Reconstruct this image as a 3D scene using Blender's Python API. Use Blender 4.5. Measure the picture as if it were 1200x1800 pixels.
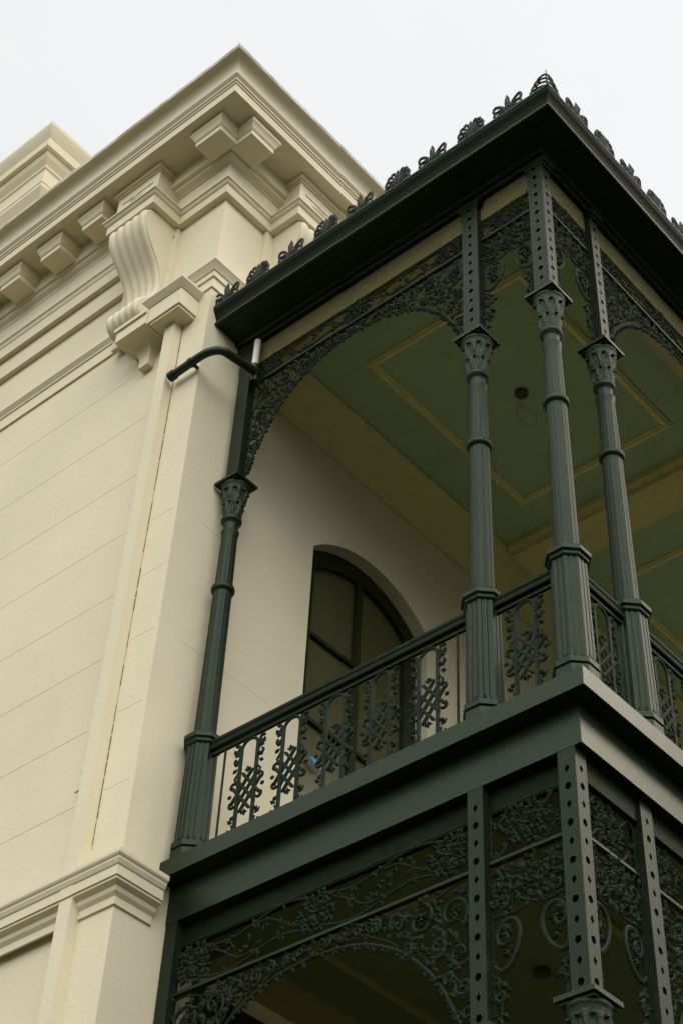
import bpy, bmesh, math, random
from mathutils import Vector, Matrix
R = math.radians
PI = math.pi
sc = bpy.context.scene
for o in list(bpy.data.objects): bpy.data.objects.remove(o)

# ------------------------------------------------------------------ camera
YAW, PITCH, ROLL = 0.7499, 0.8237, 0.0569
F, PPX, PPY = 2957.7, 18.9, -185.2
CAM = Vector((4.1896, -6.5723, -6.1891))
fwd = Vector((-math.sin(YAW)*math.cos(PITCH), math.cos(YAW)*math.cos(PITCH), math.sin(PITCH)))
rt0 = Vector((math.cos(YAW), math.sin(YAW), 0)); up0 = rt0.cross(fwd)
rt = math.cos(ROLL)*rt0 + math.sin(ROLL)*up0
up = -math.sin(ROLL)*rt0 + math.cos(ROLL)*up0
cd = bpy.data.cameras.new('camera'); cam = bpy.data.objects.new('camera', cd)
sc.collection.objects.link(cam); sc.camera = cam
m = Matrix((( rt.x, up.x, -fwd.x, CAM.x), (rt.y, up.y, -fwd.y, CAM.y), (rt.z, up.z, -fwd.z, CAM.z), (0, 0, 0, 1)))
cam.matrix_world = m
cd.sensor_fit = 'VERTICAL'; cd.sensor_height = 36.0; cd.sensor_width = 24.0
cd.lens = F/1800*36
cd.shift_x = -PPX/1800; cd.shift_y = PPY/1800
cd.clip_end = 5000

# ------------------------------------------------------------------ light
SUN_EL, SUN_DIR = R(38), Vector((0.55, 0.62, 0))
az = math.atan2(SUN_DIR.x, SUN_DIR.y)
w = bpy.data.worlds.new('World'); sc.world = w; w.use_nodes = True
nt = w.node_tree; nt.nodes.clear()
N = nt.nodes.new; L = nt.links.new
out = N('ShaderNodeOutputWorld'); bg = N('ShaderNodeBackground'); L(bg.outputs[0], out.inputs[0])
sky = N('ShaderNodeTexSky'); sky.sky_type = 'NISHITA'; sky.sun_disc = False
sky.sun_elevation = SUN_EL; sky.sun_rotation = az; sky.dust_density = 4.0
bg.inputs[1].default_value = 0.1
tc = N('ShaderNodeTexCoord')
nz = N('ShaderNodeTexNoise'); nz.inputs['Scale'].default_value = 2.4; nz.inputs['Detail'].default_value = 4
L(tc.outputs['Generated'], nz.inputs['Vector'])
sep = N('ShaderNodeSeparateXYZ'); L(tc.outputs['Generated'], sep.inputs[0])
# the cloud layer: extra brightness added out of view on the street side to light the walls
def mth(op, a, b=None, c=None):
    n = N('ShaderNodeMath'); n.operation = op
    for i, v in enumerate((a, b, c)):
        if v is None: continue
        if isinstance(v, (int, float)): n.inputs[i].default_value = v
        else: L(v, n.inputs[i])
    return n.outputs[0]
# unseen bright lobe behind the viewer, added for the cream walls; houses and trees opposite hide the lowest sky
lobe = mth('MULTIPLY_ADD', sep.outputs['Y'], -0.75, mth('MULTIPLY', sep.outputs['X'], 0.69))
g = mth('MAXIMUM', 0.93, mth('MULTIPLY_ADD', lobe, 3.9, 0.75))
g = mth('MULTIPLY', g, mth('MINIMUM', 0.95, mth('MAXIMUM', 0.03, mth('MULTIPLY_ADD', sep.outputs['Z'], 2.8, -0.12))))
g = mth('MULTIPLY', g, mth('MULTIPLY_ADD', nz.outputs['Fac'], 0.22, 0.89))
g10 = mth('MULTIPLY', g, 10.0)
cr = N('ShaderNodeCombineColor')
L(mth('MULTIPLY', g10, 0.98), cr.inputs[0]); L(mth('MULTIPLY', g10, 0.985), cr.inputs[1]); L(mth('MULTIPLY', g10, 0.985), cr.inputs[2])
mix = N('ShaderNodeMix'); mix.data_type = 'RGBA'; mix.inputs[0].default_value = 0.93
L(sky.outputs[0], mix.inputs[6]); L(cr.outputs[0], mix.inputs[7]); L(mix.outputs[2], bg.inputs[0])
sd = bpy.data.lights.new('sun', 'SUN'); so = bpy.data.objects.new('sun', sd); sc.collection.objects.link(so)
sd.energy = 0.7; sd.angle = R(18); sd.color = (1.0, 0.80, 0.66)
sdir = Vector((SUN_DIR.x, SUN_DIR.y, 0)).normalized()*math.cos(SUN_EL); sdir.z = math.sin(SUN_EL)
so.rotation_euler = sdir.to_track_quat('Z', 'Y').to_euler()
so.location = (20, 20, 30)
sc.view_settings.view_transform = 'Standard'; sc.view_settings.look = 'None'
sc.view_settings.exposure = 0.12; sc.view_settings.gamma = 1.0

# ------------------------------------------------------------------ materials
def mat(name, col, rough=0.6, var=0.12, vscale=3.0, bump=0.0, bscale=60.0, col2=None, spec=0.5, bevel=0, metal=0, dirt=None, tint=None):
    M = bpy.data.materials.new(name); M.use_nodes = True
    t = M.node_tree; b = t.nodes['Principled BSDF']; n = t.nodes.new; l = t.links.new
    b.inputs['Roughness'].default_value = rough; b.inputs['Metallic'].default_value = metal
    b.inputs['Specular IOR Level'].default_value = spec
    if tint: b.inputs['Specular Tint'].default_value = (*tint, 1)
    tc = n('ShaderNodeTexCoord'); geo = n('ShaderNodeNewGeometry')
    n1 = n('ShaderNodeTexNoise'); n1.inputs['Scale'].default_value = vscale; n1.inputs['Detail'].default_value = 6; n1.inputs['Roughness'].default_value = .65
    l(geo.outputs['Position'], n1.inputs['Vector'])
    rp = n('ShaderNodeValToRGB'); rp.color_ramp.elements[0].position = .3; rp.color_ramp.elements[1].position = .72
    a = [c*(1-var) for c in col]; c2 = col2 or [min(1, c*(1+var)) for c in col]
    rp.color_ramp.elements[0].color = (*a, 1); rp.color_ramp.elements[1].color = (*c2, 1)
    l(n1.outputs['Fac'], rp.inputs['Fac']); last = rp.outputs['Color']
    if dirt:
        n3 = n('ShaderNodeTexNoise'); n3.inputs['Scale'].default_value = dirt[1]; n3.inputs['Detail'].default_value = 8; n3.inputs['Roughness'].default_value = .7
        l(geo.outputs['Position'], n3.inputs['Vector'])
        r3 = n('ShaderNodeValToRGB'); r3.color_ramp.elements[0].position = dirt[2]; r3.color_ramp.elements[1].position = dirt[2]+.14
        l(n3.outputs['Fac'], r3.inputs['Fac'])
        mx = n('ShaderNodeMix'); mx.data_type = 'RGBA'; l(r3.outputs['Color'], mx.inputs[0]); l(last, mx.inputs[6]); mx.inputs[7].default_value = (*dirt[0], 1)
        last = mx.outputs[2]
    l(last, b.inputs['Base Color'])
    nrm = None
    if bevel:
        bv = n('ShaderNodeBevel'); bv.samples = 4; bv.inputs['Radius'].default_value = bevel; nrm = bv.outputs[0]
    if bump:
        n2 = n('ShaderNodeTexNoise'); n2.inputs['Scale'].default_value = bscale; n2.inputs['Detail'].default_value = 5
        l(geo.outputs['Position'], n2.inputs['Vector'])
        bp = n('ShaderNodeBump'); bp.inputs['Strength'].default_value = bump; bp.inputs['Distance'].default_value = .01
        l(n2.outputs['Fac'], bp.inputs['Height'])
        if nrm: l(nrm, bp.inputs['Normal'])
        nrm = bp.outputs[0]
    if nrm: l(nrm, b.inputs['Normal'])
    return M
CREAM = mat('cream_render', (.64, .575, .405), .75, .05, 1.1, .25, 45, spec=.3, bevel=.006)
CREAM_W = mat('cream_render_wall', (.64, .575, .405), .75, .06, .7, .3, 30, spec=.3)
SCORE = mat('scored_joint', (.50, .44, .31), .9, .2, 20)
CRACK = mat('open_joint', (.10, .07, .05), .9, .5, 25)
IRON = mat('dark_green_iron_paint', (.007, .011, .006), .45, .22, 9, .25, 70, dirt=((.022, .030, .025), 16, .62), spec=.30, tint=(.74, 1.0, .66))
IRON_COL = mat('weathered_column_paint', (.010, .015, .009), .42, .25, 14, .12, 60, dirt=((.026, .034, .024), 24, .62), spec=.21, tint=(.74, 1.0, .66))
IRON_CAP = mat('weathered_capital_paint', (.013, .018, .011), .5, .3, 25, .5, 60, dirt=((.085, .075, .045), 18, .66), spec=.30, tint=(.8, 1.0, .68))
GUTF = mat('gutter_face_paint', (.006, .010, .004), .55, .2, 5, .1, 60, spec=.09, tint=(.7, 1.0, .6))
RAIL = mat('matt_railing_paint', (.010, .015, .009), .62, .22, 9, .25, 70, dirt=((.018, .025, .016), 16, .62), spec=.15, tint=(.74, 1.0, .66))
FASCIA = mat('satin_fascia_paint', (.009, .014, .008), .33, .05, 2, .06, 90, spec=.32, tint=(.74, 1.0, .66))
GUTTER = mat('gutter_paint', (.009, .014, .005), .40, .2, 5, .1, 60, spec=.3, tint=(.74, 1.0, .66))
CREST = mat('cresting_paint', (.012, .014, .009), .55, .25, 20, .3, 80, dirt=((.045, .022, .012), 20, .66), spec=.22, tint=(.9, 1.0, .8))
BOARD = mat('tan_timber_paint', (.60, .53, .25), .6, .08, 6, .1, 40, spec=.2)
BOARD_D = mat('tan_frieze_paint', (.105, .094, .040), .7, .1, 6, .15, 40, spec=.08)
CEIL_SHADE = mat('shaded_green_soffit_paint', (.11, .14, .045), .65, .08, 3, .15, 30)  # ceiling green darkened, the lower storey's shade put into the colour
MOULD_SHADE = mat('shaded_tan_moulding_paint', (.22, .19, .07), .6, .08, 6)  # moulding tan darkened to stand in for shade under the balcony
CEIL = mat('green_ceiling_paint', (.35, .45, .26), .65, .08, 3, .15, 30)
MOULD = mat('tan_ceiling_moulding_paint', (.66, .60, .28), .6, .08, 6)
FRAME = mat('black_door_paint', (.014, .018, .007), .45, .1, 6, spec=.22, tint=(.8, 1, .6))
GLASS = mat('dark_door_glass', (.075, .072, .03), .25, .15, 1.5)
LEAD = mat('flashing', (.60, .56, .47), .6, .12, 14, .5, 30)
PIPE = mat('dark_pipe', (.014, .020, .013), .4, .2, 10, .1, 60, dirt=((.16, .15, .11), 30, .66), spec=.30, tint=(.74, 1.0, .66))
PVC = mat('pale_pipe', (.56, .54, .46), .35, .08, 20)
GROUND = mat('lawn_ground', (.040, .042, .014), .95, .35, .6, .5, 8)
PAVE = mat('paving', (.08, .075, .04), .9, .15, 2, .3, 20)
ROOFM = mat('roof_metal', (.18, .19, .18), .45, .15, 2)
WIRE = mat('orange_wire', (.42, .25, .07), .5, .1, 20)
BLUE = mat('blue_tape', (.03, .30, .55), .5, .1, 30)
ROSE = mat('dark_ceiling_rose', (.03, .035, .02), .6, .1, 10)

# ceiling boards: fine grooves across the boards
def boards(M, axis, pitch=.09):
    t = M.node_tree; b = t.nodes['Principled BSDF']; n = t.nodes.new; l = t.links.new
    geo = n('ShaderNodeNewGeometry'); sp = n('ShaderNodeSeparateXYZ'); l(geo.outputs['Position'], sp.inputs[0])
    d = n('ShaderNodeMath'); d.operation = 'DIVIDE'; l(sp.outputs[axis], d.inputs[0]); d.inputs[1].default_value = pitch
    f = n('ShaderNodeMath'); f.operation = 'FRACT'; l(d.outputs[0], f.inputs[0])
    c = n('ShaderNodeMath'); c.operation = 'GREATER_THAN'; l(f.outputs[0], c.inputs[0]); c.inputs[1].default_value = .07
    bp = n('ShaderNodeBump'); bp.inputs['Strength'].default_value = .9; bp.inputs['Distance'].default_value = .006
    l(c.outputs[0], bp.inputs['Height']); l(bp.outputs[0], b.inputs['Normal'])
boards(CEIL, 'Y')

# ------------------------------------------------------------------ mesh helpers
class MB:
    def __init__(s): s.v = []; s.f = []
    def add(s, vs, fs):
        o = len(s.v); s.v += [tuple(v) for v in vs]; s.f += [tuple(i+o for i in f) for f in fs]
        return s
    def box(s, x0, x1, y0, y1, z0, z1):
        vs = [(x, y, z) for z in (z0, z1) for y in (y0, y1) for x in (x0, x1)]
        return s.add(vs, [(0, 2, 3, 1), (4, 5, 7, 6), (0, 1, 5, 4), (2, 6, 7, 3), (0, 4, 6, 2), (1, 3, 7, 5)])
    def sweep(s, prof, path, caps=True, closed=False):
        """prof: [(p,z)], path: [(x,y)] with the outside on the right-hand side of travel"""
        n = len(path); rows = []
        for i, (x, y) in enumerate(path):
            def nrm(a, b):
                dx, dy = b[0]-a[0], b[1]-a[1]; d = math.hypot(dx, dy); return (dy/d, -dx/d)
            ns = []
            if i > 0 or closed: ns.append(nrm(path[i-1], path[i]))
            if i < n-1 or closed: ns.append(nrm(path[i], path[(i+1) % n]))
            if len(ns) == 1: mx, my = ns[0]
            else:
                k = 1+ns[0][0]*ns[1][0]+ns[0][1]*ns[1][1]
                mx, my = (ns[0][0]+ns[1][0])/k, (ns[0][1]+ns[1][1])/k
            rows.append([(x+mx*p, y+my*p, z) for p, z in prof])
        m = len(prof); vs = [v for r in rows for v in r]; fs = []
        for i in range(n if closed else n-1):
            j = (i+1) % n
            for k in range(m-1): fs.append((i*m+k, j*m+k, j*m+k+1, i*m+k+1))
        if caps and not closed: fs += [tuple(range(m)), tuple((n-1)*m+k for k in reversed(range(m)))]
        return s.add(vs, fs)
    def tube(s, pts, w, t=None, seg=6, taper=None, n=(0, 1, 0), caps=True):
        """w = width in the plane, t = thickness along n"""
        t = t or w; P = [Vector(p) for p in pts]; nn = Vector(n); vs = []; fs = []
        for i, p in enumerate(P):
            d = (P[min(i+1, len(P)-1)]-P[max(i-1, 0)])
            if d.length < 1e-9: d = Vector((1, 0, 0))
            d.normalize(); a = d.cross(nn)
            if a.length < 1e-4: a = d.cross(Vector((1, 0, 0)))
            a.normalize(); b = d.cross(a)
            k = taper(i/(len(P)-1)) if taper else 1
            for j in range(seg):
                an = 2*PI*(j+.5)/seg; vs.append(p+a*(math.cos(an)*w/2*k)+b*(math.sin(an)*t/2*k))
        for i in range(len(P)-1):
            for j in range(seg):
                fs.append((i*seg+j, i*seg+(j+1) % seg, (i+1)*seg+(j+1) % seg, (i+1)*seg+j))
        if caps: fs += [tuple(range(seg))[::-1], tuple((len(P)-1)*seg+j for j in range(seg))]
        return s.add(vs, fs)
    def lathe(s, prof, cx=0, cy=0, seg=32, rf=None):
        vs = []; fs = []; m = len(prof)
        for i, (r, z) in enumerate(prof):
            for j in range(seg):
                a = 2*PI*j/seg; rr = rf(r, z, a) if rf else r
                vs.append((cx+rr*math.cos(a), cy+rr*math.sin(a), z))
        for i in range(m-1):
            for j in range(seg):
                k = (j+1) % seg; fs.append((i*seg+j, i*seg+k, (i+1)*seg+k, (i+1)*seg+j))
        fs += [tuple(range(seg))[::-1], tuple((m-1)*seg+j for j in range(seg))]
        return s.add(vs, fs)
    def leaf(s, x, z, ang, ln, wd, h=.012, lobes=3, y=0):
        """small lobed leaf in the x-z plane growing from (x,z) along ang"""
        o = []; K = lobes*4; ln *= 1.12; wd *= 1.22; h *= 1.25
        for i in range(K+1):
            u = i/K; r = wd/2*math.sin(PI*min(1, u*.92+.06))*(1-.38*abs(math.sin(lobes*PI*u)))
            o.append((u*ln, r))
        pts = o+[(u, -r) for u, r in reversed(o[1:-1])]
        ca, sa = math.cos(ang), math.sin(ang)
        vs = [(x+u*ca-r*sa, y, z+u*sa+r*ca) for u, r in pts]
        n = len(vs); c = (x+ln*.5*ca, y, z+ln*.5*sa)
        vs += [(c[0], y-h, c[2]), (c[0], y+h, c[2])]
        fs = [(i, (i+1) % n, n) for i in range(n)]+[((i+1) % n, i, n+1) for i in range(n)]
        return s.add(vs, fs)
    def build(s, name, m, parent=None, smooth=None, loc=None, rotz=0, **kw):
        me = bpy.data.meshes.new(name); me.from_pydata([tuple(v) for v in s.v], [], s.f)
        bm = bmesh.new(); bm.from_mesh(me); bmesh.ops.recalc_face_normals(bm, faces=bm.faces); bm.to_mesh(me); bm.free()
        if smooth is not None:
            for p in me.polygons: p.use_smooth = True
            me.set_sharp_from_angle(angle=R(smooth))
        me.materials.append(m)
        o = bpy.data.objects.new(name, me); sc.collection.objects.link(o)
        if parent: o.parent = parent
        if loc: o.location = loc
        o.rotation_euler.z = rotz
        for k, v in kw.items(): o[k] = v
        return o
def thing(name, label, cat, loc=(0, 0, 0), rotz=0, group=None):
    o = bpy.data.objects.new(name, None); sc.collection.objects.link(o); o.empty_display_size = .2
    o.location = loc; o.rotation_euler.z = rotz; o['label'] = label; o['category'] = cat
    if group: o['group'] = group
    return o
def relabel(o, label=None, group=None):
    if label: o['label'] = label
    if group: o['group'] = group
def dup(o, loc, rotz, label, group=None):
    r = o.copy(); sc.collection.objects.link(r); r.location = loc; r.rotation_euler.z = rotz; r['label'] = label
    if group: r['group'] = group
    for ch in list(o.children):
        c = ch.copy(); sc.collection.objects.link(c); c.parent = r
        for g_ in list(ch.children):
            d = g_.copy(); sc.collection.objects.link(d); d.parent = c
    return r
def ray(u, v, ax, val):
    """a measured point of the survey: where the sight line through (u,v) meets the plane ax=val"""
    d = rt*((u-600-PPX)/F) - up*((v-900-PPY)/F) + fwd
    i = 'xyz'.index(ax); t = (val-CAM[i])/d[i]; return CAM+d*t

# ------------------------------------------------------------------ ground
ZG = -7.75
gm = MB(); gm.add([(-300, -300, ZG), (300, -300, ZG), (300, 300, ZG), (-300, 300, ZG)], [(0, 1, 2, 3)])
gm.build('ground', GROUND, kind='structure')
MB().box(-12, 6.5, -9, -1.2, ZG-.1, ZG+.02).build('path', PAVE, kind='structure')

# ------------------------------------------------------------------ building
X0, Y0, YL, XW = -3.461, -.335, -.29, -3.461
bld = thing('villa', 'cream rendered villa corner with heavy cornice, consoles and arched doorway', 'building', (X0, Y0, ZG))
def bpart(mb, name, m=CREAM, smooth=None, parent=None, **kw):
    o = mb.build(name, m, parent or bld, smooth, **kw)
    if parent is None: o.matrix_parent_inverse = Matrix.Translation(bld.location).inverted()
    return o
# side wall (facing the viewer's left) and pier
mb = MB(); mb.add([(-40, YL, ZG), (-3.79, YL, ZG), (-3.79, YL, 8.0), (-40, YL, 8.0)], [(0, 1, 2, 3)])
bpart(mb, 'side_wall', CREAM_W)
mb = MB(); mb.box(-3.79, X0, Y0, .05, ZG, 5.56); mb.box(-4.15, X0, Y0, .05, 5.5602, 7.9); bpart(mb, 'corner_pier', CREAM_W)
# front wall with arched openings (plane x = XW)
ARC_Y0, ARC_Y1, ARC_ZS, ARC_ZT = 1.25, 2.83, 3.80, 4.13
def arch_pts(y0, y1, zs, zt, n=20, inset=0):
    hw = (y1-y0)/2; h = zt-zs; r = (hw*hw+h*h)/(2*h); cz = zt-r; cy = (y0+y1)/2; r -= inset; hw -= inset
    a = math.asin(min(1, hw/r)); return [(cy+r*math.sin(-a+2*a*i/n), cz+r*math.cos(-a+2*a*i/n)) for i in range(n+1)]
mb = MB(); wz0, wz1 = ZG, 8.0
def wallq(y0, y1, z0, z1): mb.add([(XW, y0, z0), (XW, y1, z0), (XW, y1, z1), (XW, y0, z1)], [(0, 1, 2, 3)])
openings = [(ARC_Y0, ARC_Y1), (5.15, 6.73)]
y = .05
for a, b in openings:
    wallq(y, a, wz0, wz1)
    pts = arch_pts(a, b, ARC_ZS, ARC_ZT)
    for (ya, za), (yb, zb) in zip(pts[:-1], pts[1:]):
        mb.add([(XW, ya, za), (XW, yb, zb), (XW, yb, wz1), (XW, ya, wz1)], [(0, 1, 2, 3)])
        mb.add([(XW, ya, za), (XW, yb, zb), (XW-.17, yb, zb), (XW-.17, ya, za)], [(0, 1, 2, 3)])
    for yy in (a, b): mb.add([(XW, yy, .04), (XW-.17, yy, .04), (XW-.17, yy, ARC_ZS), (XW, yy, ARC_ZS)], [(0, 1, 2, 3)])
    wallq(a, b, wz0, .04)
    y = b
wallq(y, 14, wz0, wz1)
bpart(mb, 'front_wall', CREAM_W)
# dark joinery filling the ground floor wall under the verandah
mb = MB(); mb.box(XW, XW+.03, .42, 8.4, -4.84, -.70)
k = .42
while k < 8.3: mb.box(XW+.031, XW+.06, k, k+.08, -4.84, -.70); k += .80
mb.box(XW+.0305, XW+.07, .42, 8.4, -.84, -.70) if False else None
bpart(mb, 'ground_floor_joinery', FRAME)
# doors
for a, b in openings:
    xf = XW-.13
    fr = MB(); o_ = arch_pts(a+.002, b-.002, ARC_ZS, ARC_ZT-.002); i_ = arch_pts(a+.002, b-.002, ARC_ZS, ARC_ZT-.002, inset=.17)
    o_ = [(a+.002, .05)]+o_+[(b-.002, .05)]; i_ = [(a+.14, .05)]+i_+[(b-.14, .05)]
    for k in range(len(o_)-1):
        q = [o_[k], o_[k+1], i_[k+1], i_[k]]
        fr.add([(x, yy, zz) for x in (xf, xf-.06) for yy, zz in q], [(0, 1, 2, 3), (4, 5, 6, 7), (2, 3, 7, 6)])
    cy_ = (a+b)/2
    dr = bpart(fr, 'arched_door', FRAME)
    ml = MB(); ml.box(xf-.05, xf-.005, cy_-.045, cy_+.03, .05, ARC_ZT-.16); bpart(ml, 'mullion', FRAME, parent=dr)
    for zt_ in (2.15, 3.02):
        tb = MB(); tb.box(xf-.045, xf-.012, a+.1, cy_-.046, zt_-.02, zt_+.02)
        if zt_ < 3: tb.box(xf-.045, xf-.012, cy_+.031, b-.1, zt_-.02, zt_+.02)
        bpart(tb, 'glazing_bar', FRAME, parent=dr)
    gp = MB(); gp.box(xf-.055, xf-.048, a+.05, b-.05, .05, ARC_ZT-.05)
    bpart(gp, 'door_glass', GLASS, parent=dr)
# narrow strip pilaster beside the pier
mb = MB(); mb.box(-3.915, -3.79, -.435, -.2, -.33, 5.56); bpart(mb, 'strip_pilaster', CREAM_W)
mb = MB(); mb.box(-3.915, -3.79, -.425, -.2, ZG, -.331); bpart(mb, 'strip_pilaster', CREAM_W)
# vertical cracked joint between strip and pier
rnd = random.Random(3); mb = MB(); mb.box(-3.7895, -3.7878, Y0-.0015, Y0+.001, .06, 5.5); z = .10
while z < 5.45:
    l_ = rnd.uniform(.02, .16)
    if not (1.15 < z < 1.42) and rnd.random() < .9 and not (5.05 < z < 5.12):
        ww = rnd.uniform(.004, .009); mb.box(-3.790+.0005, -3.790+ww, Y0-.0015-.002, Y0+.001, z, z+l_)
    z += l_+rnd.uniform(.004, .03)
bpart(mb, 'cracked_joint', CRACK)
# scored block joints
def hline(x0, x1, y, z, t=.005):
    mb = MB(); mb.box(x0, x1, y-.0012, y+.002, z-t/2, z+t/2); return mb
for z in (.56, 1.22, 1.888, 2.535, 3.21, 3.89, 4.63, 5.36, -1.3, -1.97, -2.6, -3.3):
    mb = MB(); mb.box(-16, -4.13 if z != 5.36 else -4.35, YL-.0012, YL+.002, z-.0024, z+.0024); bpart(mb, 'scored_joint', SCORE)
for z in (.52, 1.19, 1.86, 2.5, 3.1):
    mb = MB(); mb.box(-3.76, X0-.05, Y0-.001, Y0+.002, z-.0018, z+.0018); bpart(mb, 'scored_joint', SCORE)
for z, ya, yb in ((1.86, -.1, .9), (1.19, .1, .9), (3.1, -.05, .25)):
    mb = MB(); mb.box(X0-.002, X0+.001, ya, yb, z-.0016, z+.0016); bpart(mb, 'scored_joint', SCORE)
# small bent wire at the joint
mb = MB(); p_ = ray(133, 1393, 'y', YL-.03); q_ = ray(152, 1383, 'y', YL-.05); r_ = ray(172, 1392, 'y', Y0-.03)
mb.tube([p_, p_.lerp(q_, .5), q_], .016, seg=8); mb.tube([q_, r_], .007, seg=6); mb.tube([r_, r_+Vector((0, .02, -.09))], .012, seg=6)
bpart(mb, 'wall_cramp', SCORE, 40)

# mid band course, runs along the side wall, round the pier
prof = [(0, -.475), (.016, -.475), (.016, -.418), (.04, -.395), (.046, -.375), (.046, -.362), (.085, -.345), (.085, -.327), (.096, -.325), (.096, -.255),
        (.104, -.25), (.118, -.222), (.118, -.208), (.128, -.2), (.135, -.188), (.135, -.158), (0, -.135)]
mb = MB(); mb.sweep(prof, [(-40, Y0), (X0, Y0), (X0, -.012)]); bpart(mb, 'band_course', CREAM)

# side-wall entablature: string course + stepped frieze
prof = [(0, 5.955), (.02, 5.955), (.02, 6.115), (.033, 6.12), (.033, 6.14), (.045, 6.155), (.07, 6.185), (.07, 6.21), (0, 6.225)]
mb = MB(); mb.sweep(prof, [(-40, YL), (-4.50, YL)]); bpart(mb, 'string_course', CREAM)
prof = [(0, 6.845), (.055, 6.845), (.055, 7.13), (.11, 7.13), (.11, 7.30), (.12, 7.31), (.135, 7.35), (.15, 7.36), (.15, 7.585), (.16, 7.60), (.165, 7.625),
        (.205, 7.66), (.215, 7.68), (.215, 7.70), (.24, 7.705), (.24, 7.96)]
mb = MB(); mb.sweep(prof, [(-40, YL), (-4.10, YL)]); bpart(mb, 'frieze', CREAM)
# pier entablature breaking round both console blocks
prof = [(0, 7.262), (.068, 7.262), (.068, 7.385), (.078, 7.39), (.088, 7.40), (.10, 7.425), (.115, 7.43), (.115, 7.45), (0, 7.46)]
path = [(-4.65, YL), (-4.65, -.70), (-4.11, -.70), (-4.11, Y0), (X0, Y0), (X0, .30), (-3.09, .30), (-3.09, .86), (X0, .86), (X0, 8)]
mb = MB(); mb.sweep(prof, path); bpart(mb, 'architrave', CREAM)
prof = [(0, 7.46), (.10, 7.46), (.10, 7.66), (.115, 7.665), (.115, 7.68), (.135, 7.69), (.17, 7.71), (.18, 7.725), (.18, 7.74), (.22, 7.745), (.22, 7.96)]
mb = MB(); mb.sweep(prof, [(-4.11, Y0), (X0, Y0), (X0, .30)]); mb.sweep(prof, [(X0, .86), (X0, 14)]); bpart(mb, 'pier_frieze', CREAM)
# console blocks (panelled) with crown moulding, scrolled console below
def console(to_world, name_i):
    """local: s along wall (0..w), d outwards, z up"""
    W_ = .54
    blk = MB()
    def B(mb, s0, s1, d0, d1, z0, z1):
        vs = [to_world(s, d, z) for z in (z0, z1) for d in (d0, d1) for s in (s0, s1)]
        mb.add(vs, [(0, 2, 3, 1), (4, 5, 7, 6), (0, 1, 5, 4), (2, 6, 7, 3), (0, 4, 6, 2), (1, 3, 7, 5)])
    B(blk, -.03, W_+.03, 0, .395, 7.462, 7.86)
    B(blk, .05, W_-.05, .395, .405, 7.72, 7.745); B(blk, .05, W_-.05, .395, .405, 7.56, 7.585)
    # faceted diamond boss
    c = (W_/2, 7.652); vs = [to_world(c[0]-.13, .396, c[1]), to_world(c[0], .396, c[1]-.055), to_world(c[0]+.13, .396, c[1]), to_world(c[0], .396, c[1]+.055), to_world(c[0], .435, c[1])]
    blk.add(vs, [(0, 1, 4), (1, 2, 4), (2, 3, 4), (3, 0, 4)])
    B(blk, -.05, W_+.05, 0, .415, 7.86, 7.885); B(blk, -.075, W_+.075, 0, .44, 7.885, 7.955)
    bo = bpart(blk, 'console_block', CREAM)
    # scroll body: outline in (d,z) swept across s, with ribs on the front
    prof = [(.0, 7.262), (.26, 7.262), (.40, 7.25), (.45, 7.18), (.455, 7.09), (.42, 6.97), (.34, 6.84), (.25, 6.72), (.165, 6.60), (.115, 6.46), (.10, 6.34), (.11, 6.24),
            (.15, 6.15), (.22, 6.08), (.29, 6.00), (.305, 5.91), (.275, 5.83), (.20, 5.775), (.10, 5.755), (0, 5.75)]
    # refine
    P2 = []
    for (a_, b_) in zip(prof[:-1], prof[1:]):
        for k in range(3): P2.append((a_[0]+(b_[0]-a_[0])*k/3, a_[1]+(b_[1]-a_[1])*k/3))
    P2.append(prof[-1])
    for _ in range(2):
        P2 = [P2[0]]+[((P2[i-1][0]+2*P2[i][0]+P2[i+1][0])/4, (P2[i-1][1]+2*P2[i][1]+P2[i+1][1])/4) for i in range(1, len(P2)-1)]+[P2[-1]]
    ns = 40; vs = []; fs = []; m = len(P2)
    for i in range(ns+1):
        u = i/ns
        for d, z in P2:
            k = max(0, min(1, (z-5.75)/1.5))
            s0 = .07*(1-k); s1 = W_-.0-.07*(1-k)+.01*(1-k)
            rib = .0065*math.cos(2*PI*u*5+PI) if .06 < u < .94 else .0
            edge = -.02 if u < .03 or u > .97 else 0
            dd = d+(rib+edge)*min(1, d/.1) if d > .02 else d
            vs.append(to_world(s0+(s1-s0)*u, dd, z))
    for i in range(ns):
        for j in range(m-1): fs.append((i*m+j, (i+1)*m+j, (i+1)*m+j+1, i*m+j+1))
    fs += [tuple(range(m)), tuple(ns*m+j for j in range(m))]
    mb = MB().add(vs, fs); bpart(mb, 'console_scroll', CREAM, 50, parent=bo)
    # side cheeks
    mb = MB()
    B(mb, -.10, W_+.04, 0, .05, 5.86, 7.262)
    bpart(mb, 'console_backplate', CREAM, parent=bo)
console(lambda s, d, z: (-4.65+s, Y0-d, z), 0)
console(lambda s, d, z: (X0+d, .30+s, z), 1)
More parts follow.
